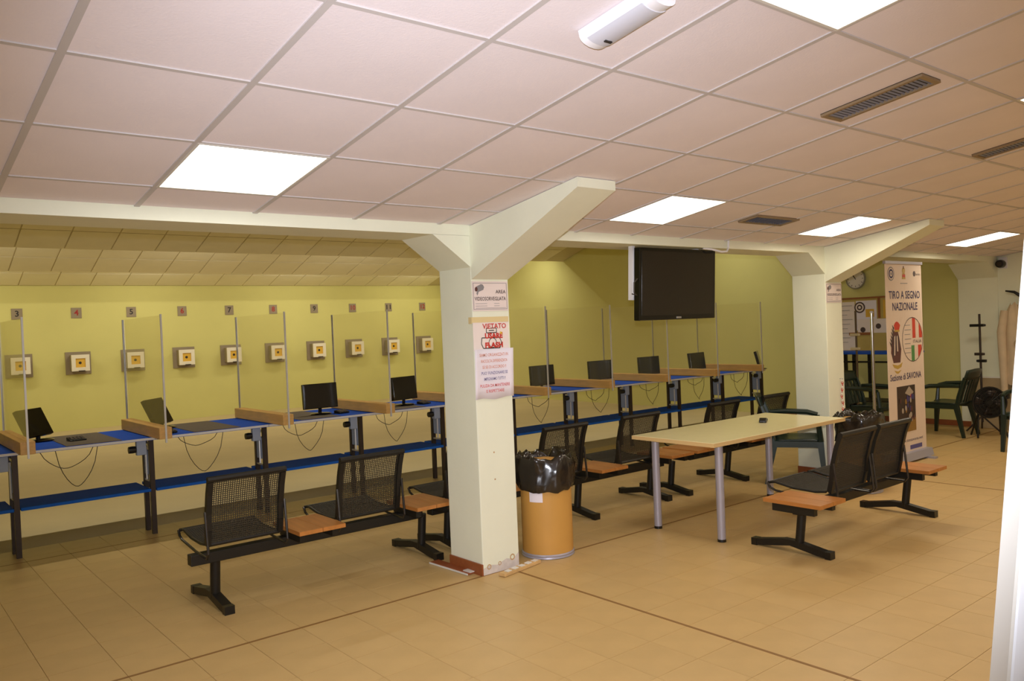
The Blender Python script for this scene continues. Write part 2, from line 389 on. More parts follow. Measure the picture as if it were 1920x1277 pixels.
# ------------------------------------------------------------------ columns
def column(x, label, proud=0.0, w=0.31, yd=COLD, corbel=True):
    t = thing('column', label, 'column', (x, YF, 0), group='white columns under the beam')
    MB().box(0, w, 0, yd, 0, 2.28).build('shaft', 'white_paint', t, bevel=0.006)
    MB().prism([(0.001, 2.03), (0.001, 2.236), (-0.29, 2.236)], 0.0, yd-0.001, 'y').build('haunch', 'white_paint', t)
    if corbel:
        MB().prism([(w-0.001, 2.03), (w-0.001, 2.236), (w+0.29, 2.236)], 0.0, yd-0.001, 'y').build('haunch', 'white_paint', t)
        ze = zc(YF-1.02)
        MB().prism([(0.001, 1.95), (0.001, zc(YF)-0.001), (-1.02, ze-0.001), (-1.02, ze-0.055)], 0.002, w-0.002, 'x').build('corbel', 'white_paint', t)
    MB().box(-0.012, 0.0, -0.004, yd, 0, 0.075).build('skirting_board', 'skirting', t)
    return t
c1 = column(2.64, 'white column with a ceiling bracket and notices taped to its front')
column(7.03, 'white column with a ceiling bracket standing between the cream table and the banner')
column(XR-0.02, 'white half column against the end wall below the security camera', w=0.06, yd=0.5, corbel=False)

mat('patch', (214, 204, 196), 0.9, var=0.1, scale=30); mat('stain', (196, 160, 112), 0.9, var=0.15, scale=40)
flat([(0.004, 0.0), (0.306, 0.0), (0.306, 0.10), (0.26, 0.06), (0.2, 0.075), (0.12, 0.05), (0.06, 0.06), (0.004, 0.045)], -0.0002, 0.001).build('plaster_patch', 'patch', c1)
for x, z, r in ((0.05, 0.05, 0.018), (0.14, 0.055, 0.014), (0.25, 0.075, 0.022)): ring_faces(x, z, r*0.6, r, -0.0016, 12).build('plaster_stain', 'stain', c1)
for z in (0.62, 0.80): flat(disc(0.13, z, 0.006, n=8), 0, 0.001).build('nail_hole', 'stain', c1)

# ------------------------------------------------------------------ shooting benches
LEG = [0.46+0.997*k for k in range(-1, 11)]
def bench(k):
    x0, x1 = LEG[k], LEG[k+1]; W = x1-x0
    lab = ['partly visible blue shooting bench at lane one side, cut by the frame edge', 'blue shooting bench with a small black keypad on its grey mat', 'blue shooting bench under the target board number four', 'blue shooting bench under the first upright monitor past the bare benches', 'blue shooting bench whose monitor stands right beside the poster column',
           'blue shooting bench hidden behind the poster column', 'blue shooting bench just past the poster column, behind the bin', 'blue shooting bench with the monitor carrying a bright reflection', 'blue shooting bench below the left half of the hanging television', 'blue shooting bench below the right half of the hanging television', 'blue shooting bench at the far end by the banner column']
    t = thing('shooting_bench', lab[k], 'shooting bench', (x0, 3.3, 0), group='shooting benches along the firing line')
    MB().box(0.0, W-0.004, -0.03, 0.86, 0.80, 0.825).build('tabletop', 'blue_board', t)
    MB().box(0.0, W-0.004, -0.036, -0.03, 0.803, 0.822).build('edge_strip', 'white_edge', t)
    MB().box(0.33*W, 0.74*W, -0.025, 0.84, 0.825, 0.829).build('shooting_mat', 'grey_mat', t)
    MB().box(0.0, W-0.046, -0.01, 0.44, 0.365, 0.39).build('shelf', 'blue_shelf', t, bevel=0.004)
    for e in ([0.022, W-0.022] if k == 0 else [W-0.022]):
        for y in (0.03, 0.215):
            MB().box(e-0.02, e+0.018, y-0.018, y+0.018, 0, 0.80).build('leg', 'dark_steel', t)
        MB().box(e-0.018, e+0.016, 0.06, 0.185, 0.50, 0.70).build('lift_unit', 'grey_box', t, bevel=0.005)
        MB().cyl((e-0.026, 0.09, 0.46), (e-0.026, 0.09, 0.74), 0.008, 8).build('lift_rod', 'alu', t)
        MB().box(e-0.016, e+0.014, 0.05, 0.2, 0.745, 0.765).build('cross_bar', 'silver', t); MB().box(e-0.016, e+0.014, 0.05, 0.2, 0.44, 0.455).build('cross_bar', 'silver', t)
        MB().box(e-0.12, e-0.045, 0.0, 0.05, 0.68, 0.80).build('control_box', 'grey_box', t, bevel=0.005)
        mb = MB().lathe([(0.001, -0.03), (0.028, -0.028), (0.03, 0.0), (0.028, 0.028), (0.001, 0.03)], (e-0.15, 0.03, 0.73), 12, 'x'); mb.build('adjusting_knob', 'black_plastic', t, smooth=True)
    rr = random.Random(k)
    for c in range(2):
        a, b, d = 0.17+0.1*c+rr.uniform(-.03, .03), 0.5+0.06*c+rr.uniform(-.04, .04), (0.12, 0.3)[c]+rr.uniform(-.03, .05)
        P = [(a+(b-a)*q/12, 0.02+0.02*math.sin(q), 0.80-d*math.sin(PI*q/12)**0.7) for q in range(13)]
        MB().tube(P, 0.003, 5).build('cable', 'cable', t, smooth=True)
    return t
for k in range(11): bench(k)
# dividers: wood bar, clear pane, two posts
DX = [0.43, 1.41, 2.47, 3.53, 4.57, 5.61, 6.67, 7.73, 8.79, 9.86]
DL = ['pane divider on a wood bar beside the number three board and the tilted monitor', 'pane divider on a wood bar beside the number five board', 'pane divider on a wood bar in front of the number eight target', 'pane divider on a wood bar in front of the number ten target', 'pane divider on a wood bar half hidden by the poster column edge',
      'pane divider on a wood bar right past the poster column', 'pane divider on a wood bar second past the poster column', 'pane divider on a wood bar under the left half of the television', 'pane divider on a wood bar under the right part of the television', 'pane divider on a wood bar last before the banner column']
for k, x in enumerate(DX):
    t = thing('lane_divider', DL[k], 'divider', (x, 2.98, 0.8295), group='lane dividers on the firing line')
    MB().box(0, 0.10, 0, 1.17, 0, 0.095).build('wood_bar', 'bar_wood', t, bevel=0.004)
    MB().box(0.047, 0.053, 0.03, 1.15, 0.095, 1.01).build('glass_pane', 'plexi', t)
    MB().box(0.043, 0.057, -0.012, 0.0, -0.03, 1.02).build('front_post', 'alu', t)
    MB().box(0.043, 0.057, 1.15, 1.164, 0.095, 1.01).build('rear_post', 'silver', t)
# monitors
mon_parts = {}
def monitor(x, y, yaw, tilt, label, roll=0.0, w=0.37, h=0.25, lift=0.06):
    t = thing('monitor', label, 'monitor', (x, y, 0.8295), yaw, 'monitors on the shooting benches')
    M = Matrix.Translation((0, 0, lift)) @ Matrix.Rotation(roll, 4, 'Y') @ Matrix.Rotation(-tilt, 4, 'X')
    s = MB().box(-w/2, w/2, -0.02, 0.02, 0, h, M).build('casing', 'black_gloss', t, bevel=0.006)
    MB().box(-w/2+0.014, w/2-0.014, -0.0215, -0.019, 0.035, h-0.014, M).build('screen', 'screen', t)
    MB().cyl((0, 0.02, 0.006), (0, 0.015, lift+0.03), 0.018, 12).build('stand_neck', 'black_gloss', t, smooth=True)
    MB().lathe([(0.105, 0), (0.108, 0.006), (0.09, 0.014), (0.02, 0.02)], (0, 0, 0), 24).build('stand_base', 'black_gloss', t, smooth=True)
    return t
monitor(0.71, 3.90, 0.8, 0.45, 'black monitor tipped back beside the first divider post', w=0.32, lift=0.04)
monitor(1.71, 3.90, 0.8, 0.45, 'monitor tipped back, seen greyish through the second divider pane', w=0.32, lift=0.04)
monitor(3.14, 3.60, 0.0, 0.08, 'black monitor with shiny bezel corners under the target number nine')
monitor(4.13, 3.60, 0.25, 0.12, 'black monitor turned aside beside the poster column edge')
monitor(6.13, 3.60, 0.05, 0.06, 'dark monitor seen half through a pane just past the poster column', w=0.40)
monitor(7.16, 3.60, -0.05, 0.06, 'dark monitor with a bright white reflection on its screen', w=0.42)
monitor(8.12, 3.60, 0.0, 0.06, 'dark monitor standing below the left corner of the television', w=0.42)
monitor(9.2, 3.60, 0.15, 0.12, 'dark monitor standing below the right corner of the television', w=0.44)
monitor(10.33, 3.30, 0.5, 0.25, 'small black monitor at the far bench against the banner column', w=0.3, h=0.22)
# small things on the benches
def keypad(x, y, rz, label, wd=0.13):
    t = thing('keypad', label, 'keypad', (x, y, 0.829), rz, 'small keypads on the benches')
    MB().prism([(-0.05, 0), (0.05, 0), (0.05, 0.03), (-0.05, 0.012)], -wd/2, wd/2, 'x').build('case', 'black_plastic', t, bevel=0.004)
    km = MB().box(-0.009, 0.009, -0.008, 0.008, 0, 0.004).mesh('button', 'grey_mat')
    for a in range(3):
        for b in range(4): inst('button', km, t, (-0.04+0.027*b, -0.03+0.028*a, 0.018+0.005*a), (0.18, 0, 0))
keypad(0.93, 3.62, 0.1, 'small black keypad lying on the grey mat of the bare bench')
keypad(1.62, 3.42, 0.3, 'small black keypad tucked beside the second wood bar', 0.09)
keypad(3.33, 3.52, 0.2, 'small black keypad beside the foot of the shiny bezel monitor', 0.12)
keypad(4.34, 3.55, 0.2, 'small black keypad beside the turned monitor at the poster column', 0.12)

# ------------------------------------------------------------------ targets and numbers on the far wall
WORDS = ['three', 'four', 'five', 'six', 'seven', 'eight', 'nine', 'ten', 'eleven', 'twelve']
TXS = [1.97+0.985*k for k in range(10)]
def target(k, x):
    n = k+3
    t = thing('target_box', 'white target box with yellow card below the number %s plate' % WORDS[k], 'target', (x-0.02, 13.4, 1.28), group='target boxes on the far wall')
    MB().box(-0.22, 0.22, -0.02, 0, -0.22, 0.21).build('back_plate', 'plate_grey', t)
    MB().box(-0.145, 0.145, -0.19, -0.02, -0.15, 0.15).build('housing', 'target_side', t)
    fr = MB()
    fr.box(-0.155, -0.085, -0.22, -0.19, -0.155, 0.155); fr.box(0.085, 0.155, -0.22, -0.19, -0.155, 0.155)
    fr.box(-0.085, 0.085, -0.22, -0.19, 0.085, 0.155); fr.box(-0.085, 0.085, -0.22, -0.19, -0.155, -0.085)
    fr.build('front_frame', 'target_white', t)
    cd_ = MB().box(-0.085, 0.085, -0.2, -0.19, -0.085, 0.085).build('target_card', 'target_yellow', t)
    flat(disc(-0.005, 0.0, 0.026, n=14), -0.2, 0.002).build('bullseye', 'digit_black', cd_)
    MB().box(-0.04, 0.07, -0.24, -0.2, -0.165, -0.145).build('card_slot', 'dark_steel', t)
    p = thing('number_plate', 'small grey plate with the %s number %s on the far wall' % ('red' if n % 2 == 0 else 'black', WORDS[k]), 'number plate', (x-0.01, 13.4, 2.235), group='lane number plates')
    MB().box(-0.09, 0.09, -0.012, 0, -0.1, 0.1).build('plate', 'plate_grey', p)
    txt(p, str(n), 0, 0, 0.11, 'digit_red' if n % 2 == 0 else 'digit_black', -0.0135, bold=0.02, width=(None if n < 10 else 0.12))
for k, x in enumerate(TXS): target(k, x)

# ------------------------------------------------------------------ beam seating
SW = 0.48
def lattice(prof, w, nv, r, cross):
    mb = MB()
    for k in range(nv):
        x = -w/2 + w*k/(nv-1); mb.tube([(x, y, z) for y, z in prof], r, 4, square=True)
    L = [0]
    for a, b in zip(prof, prof[1:]): L.append(L[-1]+math.hypot(b[0]-a[0], b[1]-a[1]))
    n = int(L[-1]/cross)
    for k in range(n+1):
        s = L[-1]*k/n
        for i in range(len(prof)-1):
            if s <= L[i+1]+1e-9:
                q = (s-L[i])/(L[i+1]-L[i]); y = prof[i][0]+(prof[i+1][0]-prof[i][0])*q; z = prof[i][1]+(prof[i+1][1]-prof[i][1])*q
                mb.tube([(-w/2, y, z), (w/2, y, z)], r, 4, square=True); break
    return mb
BP = [(-0.155, 0.415), (-0.175, 0.50), (-0.185, 0.60), (-0.215, 0.72), (-0.245, 0.80)]       # backrest line (y, z)
SP = [(-0.13, 0.415), (-0.05, 0.405), (0.12, 0.41), (0.26, 0.435), (0.31, 0.43)]                # seat line
me_back = lattice(BP, SW-0.07, 32, 0.0028, 0.013).mesh('backrest_mesh', 'mesh_metal')
me_seat = lattice(SP, SW-0.05, 33, 0.003, 0.013).mesh('seat_mesh', 'mesh_metal')
mb = MB()
for s in (-1, 1):
    x = s*(SW/2-0.018)
    for (y0, z0), (y1, z1) in zip(BP, BP[1:]): mb.tube([(x, y0, z0), (x, y1, z1)], 0.023, 4, square=True)
mb.tube([(-SW/2, -0.25, 0.812), (SW/2, -0.25, 0.812)], 0.019, 8); mb.tube([(-SW/2+.02, -0.155, 0.412), (SW/2-.02, -0.155, 0.412)], 0.012, 6)
me_bframe = mb.mesh('backrest_frame', 'black_metal')
mb = MB()
mb.tube([(-SW/2, 0.31, 0.428), (SW/2, 0.31, 0.428)], 0.011, 8)
for s in (-1, 1): mb.tube([(s*(SW/2-0.012), y, z) for y, z in SP], 0.009, 6)
me_sframe = mb.mesh('seat_frame', 'black_metal')
mb = MB().tube([(0, -0.20, 0.62), (0, -0.225, 0.375), (0, -0.20, 0.345), (0, 0.0, 0.352), (0, 0.25, 0.378), (0, 0.295, 0.395), (0, 0.315, 0.428)], 0.0085, 8)
me_rod = mb.mesh('side_rod', 'rod_metal', True)
me_board = MB().box(-0.077, 0.077, -0.36, 0.05, 0.405, 0.43).mesh('board', 'bench_wood')
me_bbr = MB().box(-0.02, 0.02, -0.30, 0.0, 0.35, 0.404).mesh('bracket', 'black_metal')
me_post = MB().tube([(0, 0, 0.05), (0, -0.03, 0.30)], 0.03, 10).mesh('post', 'black_metal', True)
me_foot = MB().prism([(-0.285, 0.004), (-0.285, 0.045), (-0.04, 0.085), (0.05, 0.085), (0.285, 0.045), (0.285, 0.004), (0.2, 0.012), (0, 0.045), (-0.2, 0.012)], -0.028, 0.028, 'x').mesh('foot', 'black_metal')
me_cap = MB().box(-0.03, 0.03, -0.012, 0.03, 0.0, 0.05).mesh('end_cap', 'black_plastic')
def seat_bench(label, x0, y0, units, legs, flip=False):
    t = thing('beam_bench', label, 'bench', (x0, y0, 0), group='black mesh beam benches with wood tables')
    xs = []
    for kind, x in units:
        if kind == 'S':
            xs += [x, x+SW]; c = x+SW/2
            b = inst('backrest', me_bframe, t, (c, 0, 0)); inst('mesh_panel', me_back, b)
            s = inst('seat', me_sframe, t, (c, 0, 0)); inst('mesh_panel', me_seat, s)
            for q in (-1, 1): inst('side_rod', me_rod, t, (c+q*(SW/2+0.004), 0, 0))
        else:
            xs += [x, x+0.32]
            for q in (0, 1): inst('board', me_board, t, (x+0.08+0.157*q, 0, 0))
            inst('bracket', me_bbr, t, (x+0.05, 0, 0)); inst('bracket', me_bbr, t, (x+0.27, 0, 0))
    MB().box(min(xs)+(0.24 if units[0][0] == 'T' else -0.06), max(xs)-(0.1 if units[-1][0] == 'T' else 0.02), -0.085, -0.015, 0.285, 0.35).build('beam', 'black_metal', t, bevel=0.004)
    for x in legs:
        inst('post', me_post, t, (x, -0.0, 0)); f = inst('foot', me_foot, t, (x, 0.06, 0))
        inst('end_cap', me_cap, f, (0, -0.29, 0)); inst('end_cap', me_cap, f, (0, 0.275, 0))
    return t
seat_bench('mesh beam bench standing alone left of the poster column', 1.05, 1.07, [('S', 0.0), ('T', 0.50), ('S', 0.85), ('T', 1.35)], [0.10, 1.60])
seat_bench('mesh beam bench passing behind the poster column and the near bin', 2.76, 1.07, [('S', 0.0), ('T', 0.51), ('S', 0.90), ('T', 1.42), ('S', 1.80), ('T', 2.30)], [0.12, 1.47, 2.40])
seat_bench('mesh beam bench behind the cream table', 5.42, 1.07, [('T', 0.0), ('S', 0.34), ('T', 0.85), ('S', 1.22)], [0.04, 0.93])
seat_bench('mesh beam bench with two seats side by side in front of the cream table', 4.12, -0.88, [('T', 0.0), ('S', 0.47), ('S', 1.00), ('T', 1.52)], [0.34, 1.90])

# ------------------------------------------------------------------ cream table
t = thing('cream_table', 'glossy cream table with four round grey legs', 'table', (4.16, -0.42, 0))
MB().box(0, 1.80, 0, 0.76, 0.725, 0.75).build('tabletop', 'table_top', t, bevel=0.004)
mb = MB()
mb.box(-0.006, 1.806, -0.006, 0, 0.72, 0.748); mb.box(-0.006, 1.806, 0.76, 0.766, 0.72, 0.748); mb.box(-0.006, 0, 0, 0.76, 0.72, 0.748); mb.box(1.8, 1.806, 0, 0.76, 0.72, 0.748)
mb.build('edge_band', 'table_edge', t)
for x in (0.19, 1.74):
    for y in (0.10, 0.70):
        l = MB().cyl((x, y, 0.02), (x, y, 0.725), 0.03, 20).build('leg', 'leg_grey', t, smooth=True)
        MB().cyl((x, y, 0), (x, y, 0.02), 0.031, 20).build('foot', 'black_plastic', l, smooth=True)
t = thing('dark_gadget', 'small dark gadget lying on the cream table', 'gadget', (5.38, -0.02, 0.751), 0.5)
MB().prism([(-0.08, 0), (0.08, 0), (0.07, 0.02), (-0.02, 0.035), (-0.08, 0.02)], -0.03, 0.03, 'y').build('body', 'black_plastic', t, bevel=0.006)
MB().tube([(0.06, 0, 0.012), (0.13, 0.02, 0.006), (0.17, 0.0, 0.006)], 0.006, 8).build('strap', 'dark_steel', t, smooth=True)

# ------------------------------------------------------------------ bins
def bin_(x, y, label, blabel, seed, sc=1.0, paper=True):
    t = thing('fibre_drum', label, 'bin', (x, y, 0), group='cardboard drum bins')
    MB().lathe([(0.18, 0.02), (0.182, 0.03), (0.182, 0.66), (0.178, 0.665)], n=40).build('drum', 'drum', t, smooth=True)
    MB().lathe([(0.183, 0), (0.19, 0.004), (0.186, 0.014), (0.19, 0.024), (0.184, 0.032), (0.1, 0.03)], n=40).build('bottom_ring', 'leg_grey', t, smooth=True)
    if paper:
        mb = MB().grid(lambda u, v: Vector((0.1835*math.cos(-2.98+u*0.55), 0.1835*math.sin(-2.98+u*0.55), 0.40+0.10*v)), 6, 2); mb.build('paper_label', 'paper_white', t, smooth=True)
    def wob(i, a, s=seed):
        q = noise.noise(Vector((math.cos(a)*3+s, math.sin(a)*3, i*0.35)))*0.034 + noise.noise(Vector((math.cos(a)*9+s, math.sin(a)*9, i*0.5)))*0.014
        return q
    prof = [(0.196, 0.47), (0.203, 0.49), (0.206, 0.53), (0.208, 0.57), (0.207, 0.61), (0.206, 0.65), (0.2, 0.69), (0.185, 0.715), (0.165, 0.70), (0.155, 0.65), (0.15, 0.55), (0.14, 0.45), (0.05, 0.4)]
    mb = MB(); n = 64
    vs = []
    for i, (r, z) in enumerate(prof):
        for k in range(n):
            a = 2*PI*k/n; rr = r + (max(-0.008, wob(i, a)) if i < 8 else wob(i, a)*0.4)
            zz = z + (0.03*noise.noise(Vector((math.cos(a)*2+seed, math.sin(a)*2, 5))) if i in (0, 1) else 0) + (0.05*noise.noise(Vector((math.cos(a)*2.2+seed, math.sin(a)*2.2, 9))) + 0.02*noise.noise(Vector((math.cos(a)*7, math.sin(a)*7, seed))) if 5 <= i <= 9 else 0)
            vs.append((rr*math.cos(a), rr*math.sin(a), zz))
    mb.add(vs, [(i*n+k, i*n+(k+1) % n, (i+1)*n+(k+1) % n, (i+1)*n+k) for i in range(len(prof)-1) for k in range(n)] + [tuple(range((len(prof)-1)*n, len(prof)*n))])
    b = mb.build('bin_liner', 'liner', t, smooth=False)
    for p in b.data.polygons: p.use_smooth = True
    b['label'] = blabel
bin_(3.30, 0.41, 'tan cardboard drum bin with black liner beside the poster column', 'shiny black bin liner folded over the rim', 1.3)
bin_(6.62, -0.20, 'tan cardboard drum bin with black liner behind the two-seat bench', 'shiny black bin liner bulging over the rim', 4.7, paper=False)

# ------------------------------------------------------------------ notices on the columns
def video_sign(x, label):
    t = thing('video_sign', label, 'sign', (x, YF-0.001, 1.84), group='video surveillance signs')
    MB().box(-0.1487, 0.1487, -0.003, 0, -0.098, 0.098).build('plate', 'sign_white', t)
    mb = MB(); a, b = 0.138, 0.085
    mb.box(-a, a, -0.0042, -0.003, b, b+0.003); mb.box(-a, a, -0.0042, -0.003, -b-0.003, -b); mb.box(-a-.003, -a, -0.0042, -0.003, -b-.003, b+0.003); mb.box(a, a+.003, -0.0042, -0.003, -b-.003, b+.003)
    mb.build('border', 'ink_grey', t)
    flat([(-0.118, 0.033), (-0.10, 0.028), (-0.058, 0.042), (-0.05, 0.06), (-0.06, 0.076), (-0.075, 0.08), (-0.118, 0.062)], -0.003).build('camera_icon', 'ink_grey', t)
    flat(disc(-0.117, 0.046, 0.011, 0.015), -0.0046).build('icon_lens', 'maroon', t)
    flat([(-0.115, 0.02), (-0.108, 0.005), (-0.1, 0.02), (-0.098, 0.028), (-0.11, 0.03)], -0.003).build('icon_foot', 'ink_grey', t)
    txt(t, 'AREA', 0.088, 0.028, 0.024, 'ink_dark', -0.004, bold=0.015, width=0.086)
    txt(t, 'VIDEOSORVEGLIATA', 0.0, -0.018, 0.025, 'ink_dark', -0.004, bold=0.015, width=0.262)
    for r, z in enumerate((-0.05, -0.066, -0.08)):
        mb = MB(); mb.box(-0.125, -0.03, -0.004, -0.003, z, z+0.0025); mb.box(0.03 if r < 2 else -0.03, 0.075 if r < 2 else 0.13, -0.004, -0.003, z, z+0.0025); mb.build('small_print', 'ink_grey', t)
video_sign(2.79, 'white video surveillance sign at the top of the near poster column')
video_sign(7.185, 'white video surveillance sign on the column beside the banner')
t = thing('paper_notice', 'paper notice with red words over a drawn camera on the poster column', 'notice', (2.785, YF-0.001, 1.575))
MB().box(-0.1487, 0.1487, -0.002, 0, -0.095, 0.095).build('sheet', 'paper', t)
txt(t, 'VIETATO', 0.03, 0.064, 0.034, 'ink_red', -0.003, bold=0.02, width=0.20)
txt(t, 'USARE', 0.02, 0.0, 0.034, 'ink_red', -0.004, bold=0.05, width=0.15)
txt(t, 'FLASH', 0.02, -0.062, 0.034, 'ink_red', -0.004, bold=0.05, width=0.15)
pen = MB()
def stroke(P, wd=0.004, closed=False):
    Q = list(P) + ([P[0]] if closed else [])
    for (x0, z0), (x1, z1) in zip(Q, Q[1:]):
        d = Vector((x1-x0, z1-z0)); n = Vector((-d.y, d.x)).normalized()*wd/2
        pen.add([(x0+n.x, -0.0027, z0+n.y), (x1+n.x, -0.0027, z1+n.y), (x1-n.x, -0.0027, z1-n.y), (x0-n.x, -0.0027, z0-n.y)], [(0, 1, 2, 3)])
stroke(rect(-0.04, 0.045, 0.022, 0.052), 0.006, True); stroke([(-0.02, 0.037), (0.025, 0.037)], 0.006)
stroke([(-0.08, -0.01), (-0.085, -0.05), (-0.07, -0.08), (0.07, -0.082), (0.085, -0.045), (0.07, -0.012)], 0.006, True)
stroke(disc(0.01, -0.045, 0.032, n=14), 0.005, True)
pen.build('drawn_camera', 'ink_pen', t)
flat([(0.07, 0.03), (0.098, 0.022), (0.082, 0.018), (0.1, 0.006), (0.066, 0.016), (0.08, 0.022)], -0.003).build('drawn_flash', 'ink_yellow', t)
MB().box(-0.157, 0.15, -0.0045, -0.0022, 0.092, 0.128).build('tape', 'tape', t)
MB().box(-0.160, -0.1567, -0.0045, 0.03, 0.085, 0.128).build('tape', 'tape', t)
t = thing('paper_sheet', 'white paper sheet with orange and red printed lines low on the poster column', 'notice', (2.785, YF-0.001, 1.325))
mb = MB().grid(lambda u, v: Vector((-0.158+0.322*u, -0.006-0.014*(2*u-1)**4*(0.5+v), -0.165+0.33*v + 0.006*math.sin(9*u)*(1-v))), 13, 5); mb.build('sheet', 'paper_white', t, smooth=True, solid=0.0012)
for s, z, m, wd in [('SIAMO ORGANIZZATI IN', 0.125, 'ink_orange', 0.24), ('RACCOLTA DIFFERENZIATA', 0.085, 'ink_orange', 0.22), ('SE SEI DI ACCORDO !!', 0.045, 'ink_orange', 0.20), ('PUO\' FUNZIONARE SE', 0.005, 'ink_blue', 0.22), ('IMPEGNIAMO TUTTI !!', -0.034, 'ink_blue', 0.18), ('PULIZIA DA MANTENERE', -0.078, 'ink_red', 0.25), ('E RISPETTARE', -0.115, 'ink_red', 0.15)]:
    txt(t, s, 0.005, z, 0.02, m, -0.017, width=wd, bold=0.01)
# barrier chain on the second column
t = thing('barrier_chain', 'red and white plastic chain hanging on the column beside the banner', 'chain', (7.25, YF-0.02, 0.96))
for k in range(26):
    z = -0.0165*k; x = 0.012*math.sin(k*0.5)
    ang = (PI/4 if k % 2 else -PI/4)
    P = [Vector((0.009*math.cos(a), 0, 0.0135*math.sin(a))) for a in [2*PI*q/10 for q in range(10)]]
    M = Matrix.Rotation(ang, 3, 'Z')
    MB().tube([M @ p + Vector((x, 0, z)) for p in P], 0.0032, 5, closed=True).build('link', 'red_link' if (k//2) % 2 else 'white_link', t, smooth=True)
MB().cyl((0, 0.02, 0.012), (0, -0.012, 0.012), 0.004, 8).build('hook', 'silver', t)

# ------------------------------------------------------------------ television
t = thing('television', 'large black flat television hanging below the beam', 'television', (4.84, 0.40, 2.222), 0.0)
M = Matrix.Rotation(math.radians(3), 4, 'X')
MB().box(-0.49, 0.49, -0.035, 0.025, -0.585, 0, M).build('casing', 'black_gloss', t, bevel=0.006)
MB().box(-0.462, 0.462, -0.0365, -0.034, -0.545, -0.028, M).build('screen', 'tv_screen', t)
MB().box(-0.03, 0.03, -0.0375, -0.035, -0.575, -0.56, M).build('maker_badge', 'silver', t)
MB().box(-0.505, -0.475, 0.03, 0.07, -0.42, 0.012, M).build('mount_plate', 'white_plastic', t); MB().box(0.3, 0.34, 0.03, 0.07, -0.42, 0.012, M).build('mount_plate', 'white_plastic', t)
MB().tube([(-0.49, 0.0, -0.25), (-0.53, 0.0, -0.28), (-0.535, 0.0, -0.36), (-0.5, 0.0, -0.38), (-0.55, 0.01, -0.37)], 0.005, 6).build('cable', 'cable', t, smooth=True)
tag(MB().tube([(5.13, 0.345, 2.232), (5.2, 0.31, 2.222), (5.3, 0.28, 2.20), (5.38, 0.285, 2.205), (5.42, 0.295, 2.24), (5.425, 0.295, 2.302)], 0.009, 8).build('power_cable', 'white_plastic', smooth=True), 'white cable looping from the television to the ceiling', 'cable')

# ------------------------------------------------------------------ banner stand
t = thing('banner_stand', 'tall roll up banner reading TIRO A SEGNO NAZIONALE', 'banner', (7.93, 0.15, 0))
BW, BH = 0.84, 2.15
MB().box(0, BW, -0.002, 0.002, 0.09, BH-0.01).build('fabric', 'banner', t)
MB().box(-0.01, BW+0.01, -0.015, 0.015, BH-0.015, BH+0.015).build('top_rail', 'leg_grey', t)
MB().prism([(-0.08, 0.02), (0.08, 0.02), (0.06, 0.1), (-0.06, 0.1)], -0.01, BW+0.01, 'x').build('base', 'leg_grey', t)
for x in (0.12, BW-0.12): MB().box(x-0.03, x+0.03, -0.16, 0.12, 0, 0.02).build('foot', 'leg_grey', t)
MB().cyl((BW/2, 0.03, 0.1), (BW/2, 0.02, BH-0.01), 0.01, 8).build('pole', 'silver', t)
Y = -0.0035
def art(poly, m, name='emblem_shape', y=-0.002): return flat(poly, y).build(name, m, t)
def up(P, dz=0.22): return [(x, z+dz) for x, z in P]
for q, (r, m) in enumerate(((0.075, 'ink_grey'), (0.062, 'banner'), (0.05, 'ink_navy'), (0.03, 'banner'), (0.016, 'ink_grey'))):
    art(disc(0.13, 2.03, r), m, 'round_logo', -0.002-0.0008*q)
art([(0.38, 1.975), (0.46, 1.975), (0.45, 2.035), (0.39, 2.035)], 'gold', 'crest'); art(disc(0.42, 2.065, 0.035), 'gold', 'crest'); art(rect(0.39, 0.45, 1.995, 2.025), 'flag_red', 'crest', -0.0038); art(rect(0.41, 0.43, 2.085, 2.115), 'maroon', 'crest'); art(rect(0.34, 0.5, 1.925, 1.932), 'ink_grey', 'crest')
art(disc(0.67, 2.035, 0.03), 'ink_dark', 'small_logo'); txt(t, 'ann', 0.755, 2.03, 0.03, 'ink_dark', Y, width=0.1)
txt(t, 'TIRO A SEGNO', 0.43, 1.80, 0.085, 'ink_navy', Y, width=0.72, bold=0.012); txt(t, 'NAZIONALE', 0.43, 1.675, 0.085, 'ink_navy', Y, width=0.58, bold=0.012)
# crowned shield emblem with feathered side
art(up([(0.13, 0.86), (0.28, 0.86), (0.31, 1.0), (0.27, 1.13), (0.24, 1.2), (0.16, 1.2), (0.10, 1.1), (0.08, 0.97)]), 'maroon')
for k in range(6): art(up([(0.09+0.012*k, 1.02+0.035*k), (0.05+0.014*k, 1.09+0.035*k), (0.10+0.012*k, 1.06+0.035*k)]), 'ink_dark', 'feather', -0.0036)
for k in range(5): art(up([(0.11+0.035*k, 0.92+0.02*k), (0.13+0.035*k, 0.92+0.02*k), (0.155+0.025*k, 1.15), (0.135+0.025*k, 1.14)]), 'banner' if k % 2 else 'ink_dark', 'emblem_stripe', -0.0038)
art(up([(0.18, 1.2), (0.27, 1.2), (0.30, 1.26), (0.26, 1.29), (0.225, 1.30), (0.19, 1.29), (0.16, 1.26)]), 'flag_red', 'crown'); art(up([(0.17, 1.19), (0.28, 1.19), (0.28, 1.21), (0.17, 1.21)]), 'gold', 'crown', -0.0038)
art(up([(0.1, 0.85), (0.14, 0.81), (0.22, 0.79), (0.30, 0.81), (0.33, 0.86), (0.28, 0.84), (0.22, 0.83), (0.15, 0.84)]), 'gold', 'scroll'); art(up([(0.14, 0.78), (0.22, 0.765), (0.30, 0.78), (0.25, 0.75), (0.22, 0.74), (0.18, 0.75)]), 'gold', 'scroll')
